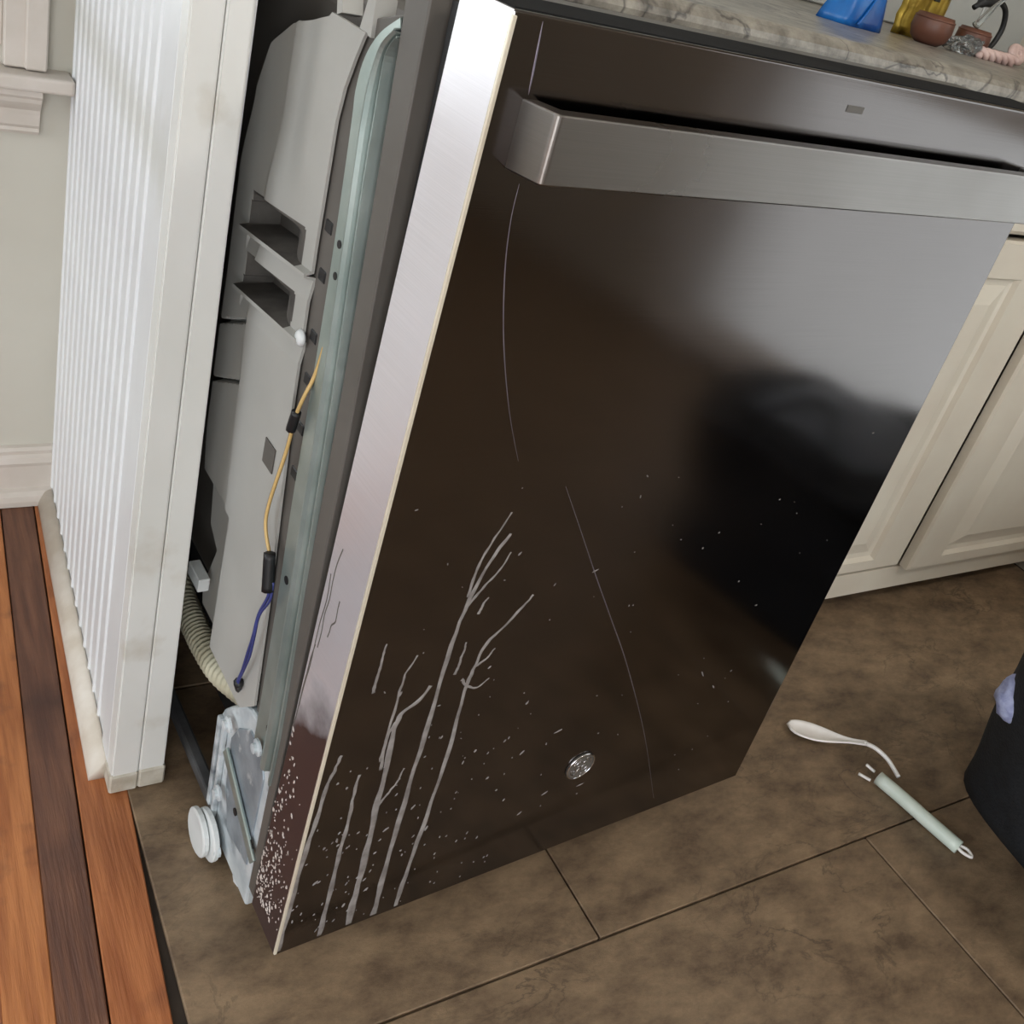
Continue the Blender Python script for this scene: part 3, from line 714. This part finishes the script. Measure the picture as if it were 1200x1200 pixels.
for r in range(len(rows_)-1):
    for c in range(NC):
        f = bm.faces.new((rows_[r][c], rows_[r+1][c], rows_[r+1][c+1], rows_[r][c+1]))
        shaded.append(bool(pk[r][c] or pk[r+1][c+1] or pk[r+1][c]))
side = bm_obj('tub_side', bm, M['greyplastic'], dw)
side.data.materials.append(M['pocket_shade'])
side.data.polygons.foreach_set('material_index', [int(v) for v in shaded])
side['label'] = 'grey moulded plastic tub side with two ribs'
sm = side.modifiers.new('solid', 'SOLIDIFY'); sm.thickness = .0025; sm.offset = 0
# dark edge strip behind the galvanised strap
polyX('tub_flange', [(.10, .22), (.147, .22), (.160, .361), (.170, .447), (.182, .549), (.190, .679), (.193, .79), (.186, .825), (.165, .852), (.12, .866), (.09, .866)], .013, .030, M['darkplastic'], dw, .001)
# small clips on the flange
for z_ in (.700, .662, .612, .575, .532, .49):
    bm = bmesh.new(); y_ = .150+.02*(z_-.45)/.25
    box(bm, .012, y_, z_-.006, .026, y_+.012, z_+.004, .001); bm_obj('clip', bm, M['black'], dw)
bm = bmesh.new(); lathe(bm, [(.001, 0), (.006, 0), (.0075, .002), (.005, .005), (.001, .006)], 14, (.010, .181, .604), mat4=Matrix.Rotation(-PI/2, 4, 'Y')); bm_obj('push_pin', bm, M['whiteplastic'], dw, smooth=True)
# white clip at lower left
bm = bmesh.new(); box(bm, .004, .302, .246, .016, .336, .262, .001); bm_obj('clip', bm, M['whiteplastic'], dw)['label'] = 'white clip block'
# top hooks
for pts in ([(.216, .842), (.222, .86), (.214, .862), (.208, .845)], [(.178, .842), (.172, .866), (.162, .866), (.160, .84)]):
    polyX('top_tab', pts, .010, .026, M['greyplastic'])
# --- galvanised strap frame (folded section swept up and round the corner)
LF = [(.117, .863), (.140, .848), (.155, .829), (.160, .806), (.157, .78), (.149, .681), (.144, .568), (.141, .472), (.135, .377), (.130, .241), (.129, .215)]
RF = [(.112, .851), (.120, .838), (.119, .815), (.117, .79), (.116, .764), (.108, .68), (.098, .58), (.092, .50), (.085, .40), (.077, .27), (.077, .205)]
secs = [(0, .014), (.0, .001), (.03, .0), (.50, .0), (.55, -.004), (.62, -.005), (.68, -.003), (.72, .004), (.86, .004), (.90, -.003), (.97, -.004), (1, .006)]
Ls = smooth_path([(0, *p) for p in LF], 5); Rs = smooth_path([(0, *p) for p in RF], 5)
bm = bmesh.new(); rows_ = []
for l_, r_ in zip(Ls, Rs):
    rows_.append([bm.verts.new((.006+da, lerp(l_.y, r_.y, t), lerp(l_.z, r_.z, t))) for t, da in secs])
for a_, b_ in zip(rows_, rows_[1:]):
    for j in range(len(secs)-1): bm.faces.new((a_[j], a_[j+1], b_[j+1], b_[j]))
strap = bm_obj('strap_frame', bm, M['galv'], dw); strap['label'] = 'galvanised steel strap frame'
sm = strap.modifiers.new('solid', 'SOLIDIFY'); sm.thickness = .0012; sm.offset = 0
for b_, z_, r_ in ((.141, .700, .0032), (.1385, .6765, .003), (.1305, .676, .003), (.124, .405, .004), (.112, .424, .0036)):
    bm = bmesh.new(); lathe(bm, [(.0001, 0), (r_, 0), (r_, .0008), (.0001, .0008)], 12, (.0058, b_, z_), mat4=Matrix.Rotation(-PI/2, 4, 'Y'))
    bm_obj('hole', bm, M['black'], strap)
# --- front lower bracket (zinc plate) with recess, slot and bolt
polyX('base_bracket', [(.088, .02), (.195, .02), (.207, .044), (.214, .13), (.213, .155), (.205, .175), (.193, .190), (.161, .222), (.150, .228), (.120, .234), (.088, .236)], .008, .024, M['galvwhite'], dw, .003)
br = [o for o in dw.children if o.name.startswith('base_bracket')][0]
polyX('recess', [(.098, .07), (.150, .06), (.170, .106), (.176, .165), (.164, .190), (.140, .212), (.110, .212), (.098, .190)], .0062, .0090, M['zincdark'], br, .001)
def bar(name, p, q, w, t, m, par=br, a=.002):
    p = Vector(p); q = Vector(q); d = (q-p).normalized(); n_ = Vector((-d.y, d.x))*w/2
    polyX(name, [tuple(p+n_), tuple(q+n_), tuple(q-n_), tuple(p-n_)], a, a+t, m, par, .0015)
bar('rib', (.196, .05), (.202, .168), .007, .006, M['galvwhite'])
bar('rib', (.183, .045), (.190, .165), .005, .006, M['galvwhite'])
bar('hinge_arm', (.176, .150), (.080, .098), .013, .004, M['galv'], br, .001)
for b_, z_ in ((.172, .092), (.152, .03), (.176, .185), (.11, .222)):
    bm = bmesh.new(); lathe(bm, [(.0085, 0), (.0085, .002), (.005, .003), (.005, .006), (.0008, .0065)], 10, (.002, b_, z_), mat4=Matrix.Rotation(-PI/2, 4, 'Y')); bm_obj('bolt', bm, M['galvwhite'], br, smooth=False)
for b_, z_, r_ in ((.094, .104, .009), (.100, .252, .006), (.135, .105, .004)):
    bm = bmesh.new(); lathe(bm, [(.0001, 0), (r_, 0), (r_, .0012), (.0001, .0012)], 14, (.0045, b_, z_), mat4=Matrix.Rotation(-PI/2, 4, 'Y'))
    bm_obj('hole', bm, M['black'], br)
# --- base pan, rails, feet
boxo('base_pan', (.06, .13, .045), (.55, .56, .205), M['void'], dw, .01)
for a_, nm in ((.012, 'base_rail'), (.570, 'base_rail'), (.085, 'base_rail')):
    boxo(nm, (a_, .10, .018), (a_+.014, .57, .032), M['darkmetal'], dw, .003, 2)
def disc(name, a, b_, z, r, t, m, par=dw):
    bm = bmesh.new(); lathe(bm, [(.002, 0), (r*.9, 0), (r, t*.2), (r, t*.8), (r*.9, t), (.002, t)], 20, (a, b_, z), mat4=Matrix.Rotation(PI/2, 4, 'Y')); return bm_obj(name, bm, m, par, smooth=False)
disc('foot_pad', -.012, .182, .026, .026, .007, M['whiteplastic']); disc('foot_pad', -.0045, .174, .028, .028, .007, M['whiteplastic'])
for a_, b_ in ((.03, .13), (.56, .13), (.03, .54), (.56, .54)):
    bm = bmesh.new(); lathe(bm, [(.016, 0), (.016, .006), (.007, .008), (.007, .045), (.004, .046)], 14, (a_, b_, 0)); bm_obj('foot', bm, M['whiteplastic'] if b_ < .2 else M['darkmetal'], dw)
# --- drain hose (ribbed)
bm = bmesh.new()
tube(bm, [(.028, .50, .20), (.028, .45, .172), (.028, .40, .156), (.028, .36, .152), (.028, .32, .152), (.03, .27, .158), (.04, .22, .17)], lambda t: .0145+.0011*math.sin(t*260), 12, 26)
bm_obj('drain_hose', bm, M['cream'], dw, smooth=True)
# --- wiring
wpts = [(.008, .130, .677), (.006, .140, .60), (.0, .142, .573), (.0, .150, .549), (.0, .155, .514), (-.002, .165, .456), (-.002, .163, .431), (0, .146, .407), (.0, .139, .394)]
tubeo('wire', wpts, .0016, M['tan'], dw, 6, 5)['label'] = 'tan wire'
tubeo('wire', [(p[0]+.001, p[1]+.003, p[2]-.002) for p in wpts], .0013, M['black'], dw, 6, 5)['label'] = 'black wire'
w2p = [(0, .139, .394), (0, .141, .374), (0, .152, .345), (0, .155, .318), (0, .160, .292), (.002, .168, .264), (.004, .178, .238), (.012, .186, .222)]
tubeo('wire', w2p, .0015, M['navy'], dw, 6, 5)['label'] = 'blue wire'
tubeo('wire', [(p[0], p[1]-.003-.002*math.sin(i_*2), p[2]) for i_, p in enumerate(w2p)], .0012, M['navy'], dw, 6, 5)['label'] = 'blue wire'
for p, q, r_ in (((-.001, .148, .556), (-.001, .152, .537), .0042), ((-.003, .146, .418), (-.003, .138, .384), .0055), ((.004, .176, .240), (.012, .186, .220), .005)):
    tubeo('connector', [p, tuple((Vector(p)+Vector(q))/2), q], r_, M['black'], dw, 8, 3)
boxo('paper_tag', (.0075, .190, .468), (.0085, .212, .492), M['darkplastic'], dw)['label'] = 'small grey sticker'

# ================================================================ THINGS ON THE FLOOR
# --- white spoon with pale green grip
sp = empty('serving_spoon', (1.19, .50, 0))
tag(sp, 'white plastic spoon with pale green tube grip on the brown tile floor', 'spoon')
def L(x_, y_, z_): return Vector((x_-1.19, y_-.50, z_))
ax = (L(1.193, .558, 0)-L(1.106, .632, 0)); ax.z = 0; lenb = ax.length; ax.normalize(); sx = Vector((-ax.y, ax.x, 0))
bm = bmesh.new(); NU, NV = 18, 10; tops = []
for i_ in range(NU+1):
    t = i_/NU; s_ = t*lenb
    hw = .0170*math.sqrt(max(0, 1-((t-.26)/.26)**2)) if t < .26 else lerp(.0170, .0042, sst(.30, .88, t))
    row = []
    for j_ in range(NV+1):
        v = -1+2*j_/NV
        dep = -.0075*(1-v*v)*sst(1.0, .45, t)*sst(0, .1, t)
        row.append(bm.verts.new(L(1.106, .632, 0)+ax*s_+sx*hw*v+Vector((0, 0, .012+dep+.012*t*t))))
    tops.append(row)
for a_, b_ in zip(tops, tops[1:]):
    for j_ in range(NV): bm.faces.new((a_[j_], a_[j_+1], b_[j_+1], b_[j_]))
bmesh.ops.remove_doubles(bm, verts=bm.verts[:], dist=1e-5)
o = bm_obj('bowl', bm, M['spoon'], sp, smooth=True); s2 = o.modifiers.new('s', 'SOLIDIFY'); s2.thickness = .0028; s2.offset = 0
tubeo('neck', [L(1.190, .561, .023), L(1.203, .549, .021), L(1.212, .532, .016), L(1.212, .516, .012), L(1.208, .503, .011)], .0032, M['spoon'], sp, 10, 5)
tubeo('grip', [L(1.1745, .512, .0105), L(1.183, .470, .0105), L(1.189, .430, .0105), L(1.197, .385, .0105)], .0098, M['mint'], sp, 16, 3)
for p, q in (((1.166, .515, .004), (1.157, .530, .004)), ((1.176, .521, .012), (1.166, .531, .018))):
    tubeo('broken_clip', [L(*p), (L(*p)+L(*q))/2, L(*q)], .0022, M['spoon'], sp, 6, 2)
tubeo('hang_loop', [L(1.1965, .388, .010), L(1.196, .378, .010), L(1.203, .368, .010), L(1.208, .378, .010), L(1.202, .387, .010)], .0022, M['spoon'], sp, 8, 4)

# --- black soft tool bag at the right edge
bg_ = empty('tool_bag', (1.478, .235, 0), math.radians(-8))
tag(bg_, 'slumped black canvas bag standing on the tile at the right edge', 'bag')
bm = bmesh.new()
bmesh.ops.create_cube(bm, size=1)
bmesh.ops.subdivide_edges(bm, edges=bm.edges[:], cuts=14, use_grid_fill=True)
for v in bm.verts:
    p = v.co.copy(); zz = p.z+.5
    rx = .21*(1-.10*zz); ry = .245*(1-.22*zz)
    n_ = Vector((p.x, p.y)); l_ = max(abs(n_.x), abs(n_.y))
    e_ = (abs(n_.x*2)**5+abs(n_.y*2)**5)**(1/5) if l_ > 0 else 1
    f_ = (l_*2/e_) if e_ > 0 else 1
    x_, y_ = p.x*2*rx*f_, p.y*2*ry*f_
    z_ = zz*.37
    w_ = noise.noise(Vector((x_*7, y_*7, z_*5)))*.020+noise.noise(Vector((x_*18, y_*18, z_*10)))*.008
    amt = sst(0, .25, zz)
    x_ += w_*amt-.16*zz; y_ += w_*amt
    if zz > .9: z_ += noise.noise(Vector((x_*6, y_*6, 3)))*.04-.03*(abs(p.x)+abs(p.y))
    v.co = (x_, y_, max(0, z_))
bm_obj('body', bm, M['cloth'], bg_, smooth=True)
bm = bmesh.new()
for i_ in range(13):
    pass
bm.free()
NU, NV = 20, 14; bm = bmesh.new(); g2 = []
for i_ in range(NU+1):
    row = []
    for j_ in range(NV+1):
        u_, v_ = -1+2*i_/NU, -1+2*j_/NV
        h_ = .352+.045*math.cos(u_*1.4)*math.cos(v_*1.2)+.012*noise.noise(Vector((u_*3, v_*3, 1)))
        row.append(bm.verts.new((-.16+u_*.14, v_*.15, h_-.05*(abs(u_)**4+abs(v_)**4))))
    g2.append(row)
for a_, b_ in zip(g2, g2[1:]):
    for j_ in range(NV): bm.faces.new((a_[j_], a_[j_+1], b_[j_+1], b_[j_]))
o = bm_obj('top_flap', bm, M['greycloth'], bg_, smooth=True); s2 = o.modifiers.new('s', 'SOLIDIFY'); s2.thickness = .004; o['label'] = 'grey canvas flap'
tubeo('carry_strap', [(-.28, -.1, .32), (-.33, -.08, .36), (-.28, 0, .42), (-.33, .06, .36), (-.28, .08, .32)], .009, M['cloth'], bg_, 8, 6)
bm = bmesh.new(); bmesh.ops.create_icosphere(bm, subdivisions=3, radius=1)  # separate rag lump, only parented to the bag
for v in bm.verts:
    d_ = 1+.25*noise.noise(v.co*2.5); v.co = Vector((v.co.x*.016*d_, v.co.y*.024*d_, v.co.z*.034*d_))
o = bm_obj('knit_rag', bm, M['bluewhite'], bg_, (-.268, .172, .215), smooth=True); o['label'] = 'bluish white knit rag against the bag'
# ================================================================ THINGS ON THE COUNTER
YI = 1.05
def item(name, x_, y_, label, cat, group=None):
    e_ = empty(name, (x_, y_, CT)); return tag(e_, label, cat, group)
# blue film pouch
bp_ = item('blue_pouch', 1.145, YI, 'crumpled blue plastic pouch standing on the counter', 'pouch')
bm = bmesh.new(); rings = []
for i_ in range(13):
    t = i_/12; z_ = t*.115; ring = []
    for j_ in range(20):
        a_ = 2*PI*j_/20
        r_ = .052*(1-.8*t**1.3)*(1+.10*math.sin(a_*5+t*3)+.05*math.sin(a_*9))
        ring.append(bm.verts.new((r_*math.cos(a_)+.018*t, r_*.6*math.sin(a_), z_)))
    rings.append(ring)
for a_, b_ in zip(rings, rings[1:]):
    for j_ in range(20): bm.faces.new((a_[j_], a_[(j_+1) % 20], b_[(j_+1) % 20], b_[j_]))
bm.faces.new(rings[0][::-1]); bm.faces.new(rings[-1])
bm_obj('film', bm, M['blue'], bp_, smooth=True)
tubeo('seam', [(-.02, -.033, .004), (0, -.027, .03), (.028, -.016, .075), (.026, -.004, .112)], .0022, M['blue'], bp_, 6, 4)
# brown cups
def cup(x_, y_, r_, h_, label):
    c = item('brown_cup', x_, y_, label, 'cup', None)
    b = bmesh.new(); lathe(b, [(r_*.55, 0), (r_*.86, h_*.18), (r_, h_*.5), (r_*.97, h_*.8), (r_*.86, h_), (r_*.80, h_*.985), (r_*.88, h_*.6), (r_*.5, h_*.1), (.001, h_*.08)], 24); bm_obj('body', b, M['brown'], c, smooth=True)
    b = bmesh.new(); tube(b, [(r_*.93*math.cos(a_*PI/12), r_*.93*math.sin(a_*PI/12), h_*.86) for a_ in range(25)], .0016, 6, 1, cap=False); bm_obj('rim_band', b, M['brown'], c, smooth=True)
    return c
cup(1.309, YI, .030, .040, 'round brown cup with a gold packet above it on the counter')
cup(1.431, YI+.02, .026, .036, 'round brown cup behind the clear wrap on the counter')
# gold packet standing behind first cup
gp = item('gold_packet', 1.362, YI+.06, 'crinkled gold foil packet behind the brown cup', 'packet')
bm = bmesh.new(); rows_ = []
for i_ in range(11):
    row = []
    for j_ in range(9):
        u_, v_ = i_/10, j_/8
        row.append(bm.verts.new((-.045+u_*.09, .006*math.sin(u_*14)+.004*noise.noise(Vector((u_*6, v_*6, 0))), v_*.10)))
    rows_.append(row)
for a_, b_ in zip(rows_, rows_[1:]):
    for j_ in range(8): bm.faces.new((a_[j_], a_[j_+1], b_[j_+1], b_[j_]))
o = bm_obj('foil', bm, M['gold'], gp, smooth=True); s2 = o.modifiers.new('s', 'SOLIDIFY'); s2.thickness = .012
boxo('dark_print', (-.006, -.010, .055), (.004, -.004, .085), M['black'], gp, .001)
# clear crumpled wrap
cw = item('clear_wrap', 1.385, YI-.01, 'crumpled clear plastic wrap between the brown cups', 'wrap')
bm = bmesh.new()
bmesh.ops.create_icosphere(bm, subdivisions=4, radius=1)
for v in bm.verts:
    d_ = 1+.4*noise.noise(v.co*2.0)+.12*noise.noise(v.co*5)
    v.co = Vector((v.co.x*.040*d_, v.co.y*.014*d_, max(0, .010+v.co.z*.015*d_)))
bm_obj('film', bm, M['clear'], cw, smooth=False)
tubeo('twist', [(.0, 0, .04), (.012, .0, .055), (.03, .005, .07), (.045, .004, .085)], lambda t: .006*(1-.6*t), M['clear'], cw, 8, 4)
# black cord loop
tag(tubeo('black_cord', [(-.045, .02, .062), (-.03, .02, .072), (-.012, .02, .075), (.010, .02, .078), (.030, .02, .068), (.040, .02, .045), (.035, .02, .022), (.018, .015, .006), (.03, .0, .005), (.05, -.01, .005)], lambda t: .0075 if .08 < t < .28 else .0042, M['black'], None, 10, 5, None, (1.462, YI+.01, CT)), 'looped black cord with a thick plug end on the counter', 'cord')
# pale pink cords of beads lying on the counter edge
rp = item('pink_rope', 1.445, YI-.02, 'pale pink twisted rope lying beside the black cord', 'rope')
for ph in (0, PI):
    pts = [(-.045+.0045*i_, .005*math.cos(i_*.9+ph), .007+.005*math.sin(i_*.9+ph)) for i_ in range(22)]
    tubeo('strand', pts, .0052, M['shell'], rp, 8, 2)
ws = item('pink_whorl', 1.522, YI-.0, 'pink and white coiled shell at the right end of the counter', 'shell')
bm = bmesh.new(); tube(bm, [(.017*(1-t/40)*math.cos(t*.6), .012*(1-t/40)*math.sin(t*.6)*.6-.0, .016+.011*(1-t/45)*math.sin(t*.6)) for t in range(30)], .0055, 8, 2); bm_obj('coil', bm, M['shell'], ws, smooth=True)
